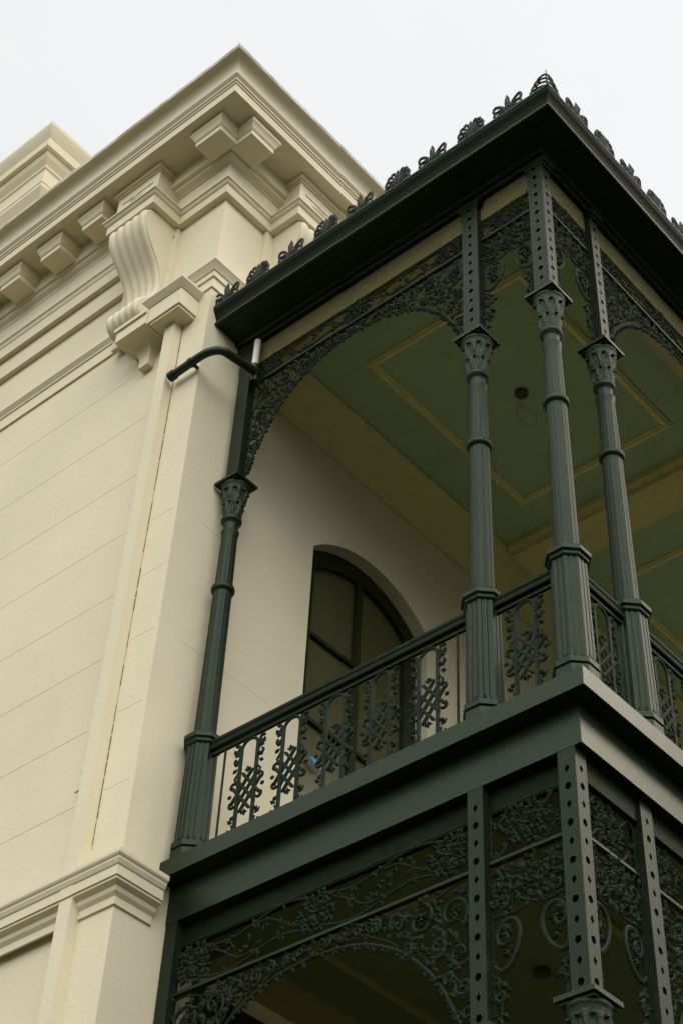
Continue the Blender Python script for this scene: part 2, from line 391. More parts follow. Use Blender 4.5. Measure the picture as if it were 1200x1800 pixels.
# ledge and corbel under the left console
mb = MB(); mb.box(-4.43, -4.031, -.585, YL+.01, 5.56, 5.70); mb.box(-4.45, -4.031, -.605, YL+.01, 5.70, 5.745); bpart(mb, 'console_ledge', CREAM)
mb = MB(); n_ = 14; rows = []
for k in range(n_+1):
    t = k/n_
    if t < .72:
        q = t/.72; e_ = 1-math.sqrt(max(0, 1-(1-q)**2)); hw = .065+(.165-.065)*e_**.8; dp = .075+(.20-.075)*e_; z = 5.559-.17*q
    else: hw = .065; dp = .075; z = 5.389-(t-.72)/.28*.09
    rows.append((hw, dp, z))
vs = []; fs = []
for hw, dp, z in rows: vs += [(-4.235-hw, YL+.01, z), (-4.235-hw, YL-dp, z), (-4.235+hw, YL-dp, z), (-4.235+hw, YL+.01, z)]
for k in range(n_):
    for j in range(3): fs.append((k*4+j, k*4+j+1, k*4+4+j+1, k*4+4+j))
fs.append(tuple(n_*4+j for j in range(4))); mb.add(vs, fs); bpart(mb, 'corbel', CREAM, 35)
# capital of the strip pilaster
mb = MB(); mb.box(-4.03, -3.62, -.56, Y0+.01, 5.575, 5.79); mb.box(-4.012, -3.638, -.542, Y0+.01, 5.545, 5.575)
prof = [(0, 5.79), (.012, 5.79), (.012, 5.80), (.02, 5.805), (.055, 5.845), (.06, 5.85), (.06, 5.875), (0, 5.90)]
mb.sweep(prof, [(-4.03, Y0+.02), (-4.03, -.56), (-3.62, -.56), (-3.62, Y0+.02)]); bpart(mb, 'pilaster_capital', CREAM)
# capital of the corner pier
prof = [(0, 6.03), (.018, 6.03), (.018, 6.10), (.03, 6.105), (.045, 6.13), (.07, 6.165), (.08, 6.175), (.08, 6.235), (0, 6.26)]
mb = MB(); mb.sweep(prof, [(-3.95, Y0), (X0, Y0), (X0, 8)]); bpart(mb, 'pier_capital', CREAM)
mb = MB(); mb.sweep([(0, 5.868), (.016, 5.872), (.018, 5.888), (.012, 5.903), (0, 5.906)], [(-3.62, Y0), (X0, Y0), (X0, .05)])
bpart(mb, 'astragal', CREAM)
# main cornice
prof = [(.0, 7.955), (.57, 7.955), (.57, 8.075), (.582, 8.08), (.582, 8.10), (.598, 8.112), (.598, 8.135), (.615, 8.15), (.628, 8.165), (.630, 8.225), (.638, 8.270), (.655, 8.305), (.682, 8.332),
        (.715, 8.348), (.748, 8.352), (.748, 8.375), (.0, 8.44)]
mb = MB(); mb.sweep(prof, [(-40, Y0), (X0, Y0), (X0, 14)]); bpart(mb, 'cornice', CREAM, 25)
rnd = random.Random(5); mb = MB()
def flash(pth, dirn):
    L_ = (Vector(pth[1])-Vector(pth[0])).length; n = int(L_/.12); vs = []; fs = []
    nx, ny = dirn
    for i in range(n+1):
        t = i/n; x = pth[0][0]+(pth[1][0]-pth[0][0])*t; y = pth[0][1]+(pth[1][1]-pth[0][1])*t
        h = 8.400+rnd.uniform(-.004, .006)+(.010 if rnd.random() < .08 else 0); o2 = rnd.uniform(-.003, .003)
        vs += [(x+nx*(.752+o2), y+ny*(.752+o2), 8.374), (x+nx*(.754+o2), y+ny*(.754+o2), h), (x+nx*.60, y+ny*.60, h+.015)]
    for i in range(n):
        a = i*3; fs += [(a, a+3, a+4, a+1), (a+1, a+4, a+5, a+2)]
    mb.add(vs, fs)
flash(((-24, Y0), (X0+.75, Y0)), (0, -1)); flash(((X0, Y0-.75), (X0, 14)), (1, 0))
bpart(mb, 'flashing', LEAD)
# modillions
def modillion(box):
    s0, s1, d0, d1, T = box
    path = [T(s0, d0, 0), T(s0, d1, 0), T(s1, d1, 0), T(s1, d0, 0)]; dz = path[0][2]
    if T is TR: path = [T(s0, d0, 0), T(s0, d1, 0), T(s1, d1, 0), T(s1, d0, 0)]
    mb = MB(); pr = [(0, 7.73), (0, 7.80), (.010, 7.803), (.010, 7.818), (.016, 7.822), (.022, 7.845), (.040, 7.878), (.048, 7.885), (.048, 7.9545)]
    mb.sweep([(p, z+dz) for p, z in pr], [(a[0], a[1]) for a in path], caps=False)
    vs = [T(s0, d0, 7.73), T(s1, d0, 7.73), T(s1, d1, 7.73), T(s0, d1, 7.73)]; mb.add(vs, [(0, 1, 2, 3)])
    return mb
TL = lambda s, d, z: (s, Y0-d, z)
TR = lambda s, d, z: (X0+d, s, z-.0012)
mods = [(-3.535, -3.192, .20, .43, TL), (-.533, -.22, .20, .475, TR)]
xs = -5.18
while xs > -24: mods.append((xs, xs+.30, .17, .43, TL)); xs -= .638
ys = 1.30
while ys < 13: mods.append((ys, ys+.30, .20, .43, TR)); ys += .638
for b_ in mods: bpart(modillion(b_), 'modillion', CREAM)
# parapet block standing on the roof behind the cornice
px_, py_ = -7.27, -.3
prof = [(0, 8.3), (-.30, 8.3), (-.30, 11.14), (-.285, 11.15), (-.285, 11.19), (-.24, 11.27), (-.20, 11.34), (-.20, 11.40), (-.19, 11.41), (-.19, 11.66), (-.17, 11.68), (-.165, 11.72), (-.11, 11.80), (-.09, 11.86),
        (-.09, 11.90), (-.035, 11.905), (-.035, 12.06), (-.02, 12.09), (.01, 12.16), (.03, 12.22), (.035, 12.24), (.035, 12.30), (-.3, 12.5)]
mb = MB(); mb.sweep(prof[1:], [(px_-8, py_), (px_, py_), (px_, py_+7), (px_-8, py_+7)], closed=True); 
bpart(mb, 'parapet', CREAM)
mb = MB(); mb.add([(-40, Y0, 8.41), (X0, Y0, 8.41), (X0, 14, 8.41), (-40, 14, 8.41)], [(0, 1, 2, 3)]); bpart(mb, 'roof', LEAD)

# ------------------------------------------------------------------ balcony floor
YE = 8.6
XS = XW+.003
bal = thing('balcony_floor', 'dark painted balcony floor with two stepped fascias between the storeys', 'balcony', (0, 0, 0))
mb = MB(); mb.box(XS, 0, 0, YE, -.131, 0)
mb.build('floor_edge', FASCIA, bal)
mb = MB(); D2 = .12
mb.box(XS, -D2, D2, YE-D2, -.415, -.1335); mb.build('lower_fascia', FASCIA, bal)
# lower verandah ceiling edge
mb = MB(); mb.box(XS, -.30, .30, YE-.3, -.50, -.4175); o = mb.build('soffit', CEIL_SHADE, bal)
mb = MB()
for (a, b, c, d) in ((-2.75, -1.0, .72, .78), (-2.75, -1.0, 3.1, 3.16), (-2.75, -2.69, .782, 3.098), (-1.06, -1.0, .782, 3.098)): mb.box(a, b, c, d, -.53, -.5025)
mb.build('ceiling_moulding', MOULD_SHADE, bal)
mb = MB(); mb.box(XS, -3.15, .45, YE-.31, -.56, -.503); mb.build('wall_moulding', MOULD_SHADE, bal)
mb = MB(); mb.lathe([(.055, -.54), (.055, -.504)], -1.72, 1.92, 20); mb.build('ceiling_rose', ROSE, bal)
mb = MB(); mb.sweep([(-.255, -.58), (-.215, -.58), (-.215, -.418), (-.255, -.418)], [(XS, -.02), (.02, -.02), (.02, YE)]); mb.build('lower_frieze_board', GUTF, bal)
# podium and lower floor
mb = MB(); mb.box(XS, -.05, .05, YE, -5.1, -4.85); mb.box(XS, -.1, .1, YE, ZG, -5.1)
o = mb.build('podium', PAVE); o['label'] = 'plain stone podium carrying the ground floor verandah columns'; o['category'] = 'podium'

# ------------------------------------------------------------------ verandah roof
ZB = 5.306
roof = thing('verandah_roof', 'dark overhanging verandah roof edge with gutter, boarded soffit and panelled ceiling', 'roof', (0, 0, 0))
BX = .078
pathR = [(XS, BX), (-BX, BX), (-BX, YE)]
# beam: thin bright lower moulding, then cove out to the gutter
mb = MB(); mb.sweep([(-.10, ZB), (0, ZB), (.004, ZB+.012), (.004, ZB+.05), (-.03, ZB+.06), (-.10, ZB+.06)], pathR, closed=False)
mb.build('beam_edge', IRON, roof)
mb = MB(); mb.sweep([(-.03, ZB+.055), (.02, ZB+.058), (.045, ZB+.075), (.05, ZB+.10), (.13, ZB+.104), (.13, ZB+.110), (.20, ZB+.113), (.20, ZB+.119), (.27, ZB+.122), (.30, ZB+.14), (.30, ZB+.2), (-.03, ZB+.2)], pathR)
mb.build('eave_soffit', GUTTER, roof)
E2 = .085  # outer lip beyond eave
gp_ = [(.295, 5.415)]
for k in range(9):
    a = -PI/2+PI*k/8*.75; gp_.append((.302+.022*math.cos(a), 5.437+.022*math.sin(a)))
gp_ += [(.306, 5.465), (.309, 5.49), (.320, 5.53), (.338, 5.565), (.352, 5.585), (.356, 5.60), (.356, 5.634), (.30, 5.64), (.30, 5.42)]
mb = MB(); mb.sweep(gp_[:10], pathR, caps=False); mb.build('gutter_bead', FASCIA, roof, 30)
mb = MB(); mb.sweep(gp_[9:], pathR); mb.build('gutter', GUTF, roof, 30)
mb = MB(); mb.sweep([(.3565, 5.618), (.362, 5.618), (.362, 5.636), (.3565, 5.636)], pathR); mb.build('gutter_lip', FASCIA, roof)
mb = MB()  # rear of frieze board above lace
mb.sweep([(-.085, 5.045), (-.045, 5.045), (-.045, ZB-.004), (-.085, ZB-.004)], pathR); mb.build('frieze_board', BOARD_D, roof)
# tan ceiling margin and green panels
CZ = 5.30
mb = MB(); mb.box(XS, -.16, .165, .50, CZ, CZ+.05); mb.box(-.50, -.16, .502, YE, CZ, CZ+.05); mb.build('ceiling_margin', BOARD, roof)
mb = MB(); mb.box(XS, -.502, .502, YE, CZ+.006, CZ+.06); mb.build('ceiling', CEIL, roof)
mb = MB(); pr_ = [(0, CZ-.28), (.02, CZ-.28), (.03, CZ-.25), (.12, CZ-.14), (.22, CZ-.06), (.33, CZ-.045), (.35, CZ-.03), (.37, CZ-.012), (.37, CZ-.002)]
mb.sweep(list(pr_), [(-3.458, .17), (-3.458, YE)][::1]); 
o = mb.build('wall_cove', BOARD, roof, 40)
def mould_rect(x0, x1, y0, y1, w=.075):
    mb = MB()
    for e, zz in ((0, .012), (.018, .026), (.05, .012)):
        pass
    P_ = [(-w/2, CZ+.006), (-w/2, CZ-.008), (-w/4, CZ-.010), (-w/6, CZ-.028), (w/6, CZ-.028), (w/4, CZ-.012), (w/2, CZ-.010), (w/2, CZ+.006)]
    mb.sweep(P_, [(x0, y0), (x1, y0), (x1, y1), (x0, y1)], closed=True)
    return mb.build('ceiling_moulding', MOULD, roof)
mould_rect(-2.58, -.92, .93, 3.21)
mould_rect(-2.58, -.92, 4.75, 7.6)
mb = MB(); mb.box(-3.085, -.16, 3.70, 4.12, CZ-.10, CZ+.005); mb.box(-3.085, -.16, 3.62, 3.70, CZ-.05, CZ+.005); mb.box(-3.085, -.16, 4.12, 4.20, CZ-.05, CZ+.005)
mb.build('cross_beam', BOARD, roof)
# roof sheet above the ceiling
mb = MB(); mb.add([(.22, -.22, 5.64), (.22, YE+.2, 5.64), (XS, YE+.2, 5.95), (XS, -.22, 5.66)], [(0, 1, 2, 3)]); mb.build('roof_sheet', ROOFM, roof)
# cresting
def arc3(cx, cz, r, a0, a1, n=10, shrink=.55):
    return [(cx+r*(1-(1-shrink)*k/n)*math.cos(a0+(a1-a0)*k/n), 0, cz+r*(1-(1-shrink)*k/n)*math.sin(a0+(a1-a0)*k/n)) for k in range(n+1)]
def frond(mb, a, ln, x=0, z=.0, w=.016, curl=1, cr_=None):
    """stem leaving (x,z) at angle a, hooked over at the end"""
    pts = []; s = 1 if math.cos(a) >= 0 else -1; cr_ = cr_ or ln*.24; n1 = 5
    for k in range(n1+1): t = k/n1; pts.append((x+math.cos(a)*ln*t, 0, z+math.sin(a)*ln*t+.012*math.sin(PI*t)))
    ex, _, ez = pts[-1]; cx = ex+s*cr_*math.sin(a)*1.0; cz = ez-cr_*abs(math.cos(a))*1.0
    th0 = math.atan2(ez-cz, ex-cx)
    for k in range(1, 9):
        th = th0-s*curl*k/8*R(200); rr = cr_*(1-.35*k/8); pts.append((cx+rr*math.cos(th), 0, cz+rr*math.sin(th)))
    mb.tube(pts, w, .022, seg=6, taper=lambda t: 1.05 if t > .9 else .85)
def crest_A():
    mb = MB(); mb.tube([(-.07, 0, .006), (.07, 0, .006)], .02, .022)
    for a, l_ in ((76, .098), (55, .108), (34, .108), (14, .098), (-3, .085)):
        frond(mb, R(a), l_, .006, .026, .025, cr_=.022); frond(mb, R(180-a), l_, -.006, .026, .025, cr_=.022)
    mb.leaf(0, .015, R(90), .125, .062, .022, 1)
    return mb
def crest_B():
    mb = MB(); mb.tube([(-.07, 0, .006), (.07, 0, .006)], .02, .022)
    for a, l_ in ((40, .118), (19, .098), (-2, .080)):
        frond(mb, R(a), l_, .008, .028, .025, cr_=.027); frond(mb, R(180-a), l_, -.008, .028, .025, cr_=.027)
    mb.leaf(0, .0, R(90), .150, .075, .024, 1); mb.leaf(0.01, .0, R(62), .085, .05, .018, 1); mb.leaf(-.01, .0, R(118), .085, .05, .018, 1)
    return mb
def crest_C(k=1):
    mb = MB()
    for i, (z, l_) in enumerate(((.015, .125), (.062, .108), (.108, .083), (.152, .05))):
        frond(mb, R(22), l_, 0, z, .020, cr_=.031)
    mb.tube([(0, 0, 0), (0, 0, .215)], .02, .02, taper=lambda t: 1-.7*t)
    mb.tube([(.0, 0, .01), (.10, 0, .03), (.17, 0, .012), (.22, 0, .0)], .016, .02)
    return mb
ga = crest_A().build('palmette', CREST); gb = crest_B().build('palmette', CREST); gc = crest_C().build('palmette', CREST)
ga.data.name = 'palmette_fan'; proto = {'A': ga.data, 'B': gb.data, 'C': gc.data}
for o in (ga, gb, gc): bpy.data.objects.remove(o)
def place_crest(kind, x, y, rz):
    o = bpy.data.objects.new('cresting_palmette', proto[kind]); sc.collection.objects.link(o); o.parent = roof; o.location = (x, y, 5.642); o.rotation_euler.z = rz; o.scale = (1.05, 1.3, 1.65) if kind != 'C' else (1.1, 1.0, 1.15)
E_ = -BX-(-.335)  # gutter crest line distance from origin
E_ = .258
for i, x in enumerate((-3.33, -2.945, -2.545, -2.126, -1.74, -1.315, -.935, -.523, -.141)): place_crest('B' if i % 2 == 0 else 'A', x, -E_, 0)
y = .165; i = 0
while y < YE: place_crest('B' if i % 2 == 0 else 'A', E_, y, PI/2); y += .393; i += 1
place_crest('C', E_, -E_, PI); place_crest('C', E_, -E_, PI/2)

# ------------------------------------------------------------------ columns
def octr(r, a, n=8, off=0):
    k = 2*PI/n; b = ((a-off+k/2) % k)-k/2
    return r/math.cos(b)*math.cos(PI/n)*1.04
def make_column(label, post, holes, lower=False, loc=(0, 0, 0)):
    """z = 0 at the floor; post = (x0,x1,y0,y1) around the axis"""
    t = thing('verandah_column', label, 'column', loc, 0, 'cast iron verandah columns')
    ZA = 3.565
    flat = PI/8
    mb = MB(); mb.lathe([(.135, .0), (.135, .055), (.125, .07), (.138, .075), (.138, .115), (.122, .125)], seg=48, rf=lambda r, z, a: octr(r, a)); mb.build('base', IRON, t)
    def ped(r, z, a):
        k = PI/4; b = ((a+k/2) % k)-k/2; u = b/(k/2)
        return octr(r, a)*(1-.035*(abs(abs(u)-.45) < .16))
    mb = MB(); mb.lathe([(.121, .125), (.113, .935)], seg=96, rf=ped)
    for k in range(8):
        a = k*PI/4+PI/8; c, s_ = math.cos(a), math.sin(a)
        for e in (-.028, .028):
            mb.add([(.118*c-(e-.016)*s_, .118*s_+(e-.016)*c, .12), (.118*c-(e+.016)*s_, .118*s_+(e+.016)*c, .12), (.112*c-e*s_, .112*s_+e*c, .165), (.136*c-e*s_, .136*s_+e*c, .12)], [(0, 1, 2), (0, 3, 2), (1, 3, 2), (0, 1, 3)])
    mb.build('pedestal', IRON_COL, t)
    mb = MB(); mb.lathe([(.118, .925), (.128, .935), (.128, .955), (.146, .965), (.146, .995), (.138, 1.01), (.11, 1.03), (.09, 1.035)], seg=48, rf=lambda r, z, a: octr(r, a)); mb.build('collar', IRON, t)
    def flute(r, z, a):
        return r*(1-.045*abs(math.sin(a*8))**.6)
    mb = MB(); mb.lathe([(.084, 1.03), (.082, 1.10), (.074, 2.44)], seg=96, rf=flute); mb.build('shaft', IRON_COL, t, 60)
    mb = MB(); mb.lathe([(.070, 2.40), (.088, 2.41), (.094, 2.425), (.094, 2.445), (.088, 2.46), (.070, 2.47)], seg=32); mb.build('ring', IRON, t, 40)
    def scal(r, z, a): return flute(r, z, a) if z < 2.99 else r
    mb = MB(); mb.lathe([(.071, 2.46), (.065, 2.97), (.066, 3.0), (.072, 3.03), (.074, 3.045), (.060, 3.05)], seg=96, rf=scal); mb.build('upper_shaft', IRON_COL, t, 50)
    # small lobes of the collar under the neck
    mb = MB(); mb.lathe([(.060, 3.05), (.058, 3.12), (.062, 3.135), (.080, 3.15), (.086, 3.165), (.084, 3.185), (.070, 3.20)], seg=32); mb.build('neck', IRON, t, 40)
    def capf(r, z, a):
        u = (z-3.20)/.335
        k = 0
        if .03 < u < .45: k = .014*max(0, math.cos(8*a))*math.sin(PI*(u-.03)/.42)**.5*(1 if u < .4 else .6)
        elif .45 <= u < .86: k = .016*max(0, math.cos(8*a+PI))*math.sin(PI*(u-.45)/.41)**.5
        k += .0035*math.sin(23*a+40*z)*(.03 < u < .86)
        return r+k
    prof = [(.066, 3.20)]
    for k in range(1, 22):
        u = k/22; r = .068+.012*u+.034*u*u
        if .80 < u: r += .004
        prof.append((r, 3.20+.335*u))
    prof += [(.118, 3.525), (.122, 3.53), (.122, 3.545), (.112, 3.55), (.112, ZA)]
    mb = MB(); mb.lathe(prof, seg=72, rf=capf)
    for k in range(8):
        a = k*PI/4+PI/8
        for (rr, zz, sz) in ((.088, 3.335, .013), (.108, 3.475, .015)):
            aa = a+(0 if zz < 3.4 else PI/8)
            c, s_ = math.cos(aa), math.sin(aa)
            mb.lathe([(.002, zz-sz), (sz, zz-sz*.4), (sz, zz+sz*.4), (.002, zz+sz)], rr*c, rr*s_, 6)
    mb.build('capital', IRON_CAP, t, 45)
    q = .128
    mb = MB(); mb.box(-q, q, -q, q, ZA, ZA+.028); mb.box(-q+.02, q-.02, -q+.02, q-.02, ZA-.018, ZA-.001); mb.build('abacus', GUTTER, t)
    # perforated post
    z0 = ZA+.029; z1 = (ZB-.002) if not lower else 5.101
    x0, x1, y0, y1 = post; mb = MB(); th = .009
    cell = .118; n = int((z1-z0)/cell); off = .02
    def face(P, u0, u1):
        """P(u,z,depth) -> xyz; plate with alternating round and diamond holes"""
        uc = (u0+u1)/2; zc = z0+off
        def quad(a, b, c, d): mb.add([P(*a, 0), P(*b, 0), P(*c, 0), P(*d, 0)], [(0, 1, 2, 3)])
        quad((u0, z0), (u1, z0), (u1, zc), (u0, zc))
        k = 0; h = .030
        while zc+cell < z1:
            zm = zc+cell/2; NN = 16; O = []; I = []
            for j in range(NN):
                a = 2*PI*j/NN+PI/NN*0; c, s_ = math.cos(a), math.sin(a)
                m_ = max(abs(c)/((u1-u0)/2), abs(s_)/(cell/2)); O.append((uc+c/m_, zm+s_/m_))
                if k % 2 == 0: rr = .0235
                else: rr = .026/(abs(c)*1.35+abs(s_)*.95)*1.0
                I.append((uc+c*rr*.9, zm+s_*rr))
            # add exact corners
            vs = [P(u, z, 0) for u, z in O]+[P(u, z, 0) for u, z in I]+[P(u, z, h) for u, z in I]
            fs = []
            for j in range(NN):
                l2 = (j+1) % NN; fs += [(j, l2, NN+l2, NN+j), (NN+j, NN+l2, 2*NN+l2, 2*NN+j)]
            mb.add(vs, fs)
            for cu, cz_, ja in ((u1, zm+cell/2, 0), (u0, zm+cell/2, 4), (u0, zm-cell/2, 8), (u1, zm-cell/2, 12)):
                for j in range(ja, ja+4):
                    a_, b_ = O[j], O[(j+1) % NN]
                    mb.add([P(*a_, 0), P(*b_, 0), P(cu, cz_, 0)], [(0, 1, 2)])
            zc += cell; k += 1
        quad((u0, zc), (u1, zc), (u1, z1), (u0, z1))
    def plain(P, u0, u1): mb.add([P(u0, z0, 0), P(u1, z0, 0), P(u1, z1, 0), P(u0, z1, 0)], [(0, 1, 2, 3)])
    Pf = lambda u, z, d: (u, y0+d, z); Pr = lambda u, z, d: (x1-d, u, z); Pb = lambda u, z, d: (u, y1, z); Pl = lambda u, z, d: (x0, u, z)
    (face if 'f' in holes else plain)(Pf, x0, x1); (face if 'r' in holes else plain)(Pr, y0, y1); plain(Pb, x0, x1); plain(Pl, y0, y1)
    mb.add([(x0, y0, z0), (x1, y0, z0), (x1, y1, z0), (x0, y1, z0), (x0, y0, z1), (x1, y0, z1), (x1, y1, z1), (x0, y1, z1)], [(0, 1, 2, 3), (4, 5, 6, 7)])
    # core inside the post so holes read dark
    mb.box(x0+.031, x1-.031, y0+.031, y1-.031, z0+.001, z1-.001)
    mb.build('post', IRON_COL, t)
    # bracket block at the top
    mb = MB(); e = .035
    mb.box(x0-e, x1+e, y0-.012, y1+e, z1-.055, z1-.001); mb.box(x0-e*.5, x1+e*.5, y0-.006, y1+e*.5, z1-.09, z1-.056)
    if not lower: mb.build('post_head', GUTTER, t)
    return t
A_, S_ = .132, .671
c_corner = make_column('cast iron corner column of the balcony, nearest, with perforated faces both ways', (-.078, .062, -.062, .055), 'fr', False, (-A_, A_, 0))
c_mid = make_column('balcony column second from the corner on the left facing side', (-.078, .078, -.062, .02), 'f', False, (-A_-S_, A_, 0))
c_right = make_column('balcony column second from the corner on the right facing side', (-.03, .062, -.055, .055), 'r', False, (-A_, A_+S_, 0))
c_left = make_column('darkest balcony column, standing against the cream wall beside the bent pipe', (-.070, .070, -.062, .02), '', False, (-3.3175, A_, 0))
dup(c_right, (-A_, 3.75, 0), 0, 'balcony column at the far end of the long right bay'); dup(c_right, (-A_, 4.42, 0), 0, 'balcony column beyond the long right bay, paired with the one before it')
dup(c_right, (-A_, 7.4, 0), 0, 'farthest balcony column along the right side')
ZLow = -1.985-3.565+.03
lc = make_column('ground floor corner column with pinkish lit perforated right face', (-.06, .06, -.055, .055), 'fr', True, (-.232, .175, ZLow))
lm = make_column('ground floor column left of the corner one, dark perforated face', (-.056, .056, -.055, .02), 'f', True, (-.886, .175, ZLow))
lr = make_column('ground floor column right of the corner one, pinkish lit perforated face', (-.03, .06, -.062, .062), 'r', True, (-.232, .835, ZLow))
ll = make_column('ground floor column in deep shade against the cream wall', (-.05, .056, -.055, .02), '', True, (-3.40, .175, ZLow))
dup(lr, (-.232, 3.75, ZLow), 0, 'ground floor column at the far end of the long right bay')
dup(lr, (-.232, 4.42, ZLow), 0, 'ground floor column beyond the long right bay')
dup(lr, (-.232, 7.4, ZLow), 0, 'farthest ground floor column along the right side')

# ------------------------------------------------------------------ railings
def curl(cx, cz, r, a0, turn, n=12, end=.3):
    return [(cx+r*(1-(1-end)*k/n)*math.cos(a0+turn*k/n), 0, cz+r*(1-(1-end)*k/n)*math.sin(a0+turn*k/n)) for k in range(n+1)]
def baluster_mesh():
    mb = MB(); W_ = .016; g_ = .078
    for s in (-1, 1):
        mb.tube([(s*g_, 0, .02), (s*g_, 0, .745)], .034, .024, seg=4)
    mb.tube([(g_*math.cos(PI*k/12), 0, .735+g_*math.sin(PI*k/12)) for k in range(13)], .028, .022)
    # lattice
    c = .385; p = .062
    for d in (-1, 1):
        for k in (-1, 0, 1):
            # line direction (1,d)/sqrt2, offset perpendicular k*p
            ox, oz = -d*k*p*.7071, k*p*.7071; hl = .118
            a = (ox-hl*.7071, 0, c+oz-d*hl*.7071*1.25); b = (ox+hl*.7071, 0, c+oz+d*hl*.7071*1.25)
            mb.tube([a, b], .029, .020+.004*(d > 0), seg=6)
            for q, s in ((a, -1), (b, 1)):
                mb.leaf(q[0]-s*.008, q[2]-s*d*.008, math.atan2(s*d, s), .03, .028, .012, 1)
    for z, s in ((.545, 1), (.225, -1)):
        mb.leaf(0, z-s*.02, R(90*s), .058, .03, .014, 1)
        mb.leaf(0, z, R(90*s+55), .035, .022, .012, 1); mb.leaf(0, z, R(90*s-55), .035, .022, .012, 1)
    for s in (-1, 1):
        def T(pts): return [(s*x, 0, z) for x, _, z in pts]
        mb.tube(T(curl(.125, .775, .038, R(-60), R(-250), end=.45)), .025, .022)
        mb.tube(T([(.09, 0, .70), (.11, 0, .735), (.145, 0, .76)]), .022, .02)
        mb.tube(T(curl(.120, .668, .028, R(180), R(260))), .022, .021)
        mb.leaf(s*.10, .70, R(90-s*50), .05, .035, .014, 2); mb.leaf(s*.09, .63, R(90-s*70), .05, .035, .014, 2)
        mb.leaf(s*.10, .60, R(-90+s*60), .05, .03, .014, 2)
        mb.tube(T(curl(.128, .455, .032, R(150), R(-280))), .022, .021)
        mb.tube(T(curl(.128, .315, .032, R(210), R(280))), .022, .021)
        mb.tube(T([(.085, 0, .56), (.12, 0, .52), (.105, 0, .48)]), .020, .018)
        mb.leaf(s*.13, .385, R(90-s*90), .04, .035, .012, 2)
        mb.leaf(s*.09, .22, R(-90+s*50), .05, .035, .014, 2)
        mb.tube(T(curl(.125, .115, .034, R(120), R(270))), .019, .018)
        mb.leaf(s*.10, .16, R(90-s*55), .06, .035, .014, 2); mb.leaf(s*.10, .07, R(s*0 if s > 0 else 180), .065, .03, .014, 2)
        mb.tube(T([(.085, 0, .03), (.12, 0, .05), (.15, 0, .03)]), .022, .021)
    return mb
tmp = baluster_mesh().build('baluster_panel', RAIL, None, 35); BAL = tmp.data; bpy.data.objects.remove(tmp)
def railing(label, loc, rotz, length, centers, rods, h0=.86):
    t = thing('balcony_railing', label, 'railing', loc, rotz, 'cast iron balcony railings')
    mb = MB(); prof = [(0, -.032, .868), (1, 0, 0)]
    pts = [(-.030, .872), (-.034, .885), (-.034, .90), (-.026, .91), (-.036, .925), (-.036, .945), (-.02, .962), (.02, .962), (.036, .945), (.036, .925), (.026, .91), (.034, .90), (.034, .885), (.03, .872)]
    n = len(pts); vs = [(x, y, z) for x in (0, length) for y, z in pts]
    mb.add(vs, [(i, (i+1) % n, n+(i+1) % n, n+i) for i in range(n)]+[tuple(range(n)), tuple(range(n, 2*n))])
    mb.build('handrail', RAIL, t, 20)
    mb = MB(); mb.box(0, length, -.012, .012, .828, .850); mb.build('top_rail', RAIL, t)
    mb = MB(); mb.box(0, length, -.012, .012, .008, .028); mb.build('bottom_rail', RAIL, t)
    for c in centers:
        o = bpy.data.objects.new('baluster_panel', BAL); sc.collection.objects.link(o); o.parent = t; o.location = (c, 0, .008)
    for r_ in rods:
        mb = MB(); mb.tube([(r_, 0, .02), (r_, 0, .835)], .020, .018, seg=8); mb.build('rod', RAIL, t, 50)
    return t
x0_ = -3.3175+.11
railing('long balcony railing in front of the arched doorway', (x0_, A_, 0), 0, (-A_-S_-.10)-x0_, [c-x0_ for c in (-2.835, -2.44, -2.045, -1.65, -1.253)], [-3.077-x0_, -1.012-x0_])
railing('short balcony railing left of the corner column', (-A_-S_+.10, A_, 0), 0, S_-.20, [.222], [])
railing('short balcony railing right of the corner column', (-A_, A_+.10, 0), PI/2, S_-.20, [.235], [])
railing('long balcony railing running back along the right side', (-A_, A_+S_+.10, 0), PI/2, 2.75, [.235+.4*k for k in range(6)], [.03, 2.62])
railing('short far railing on the right side', (-A_, 3.85, 0), PI/2, .47, [.235], [])
railing('farthest long railing on the right side', (-A_, 4.52, 0), PI/2, 2.78, [.235+.4*k for k in range(6)], [.03, 2.62])

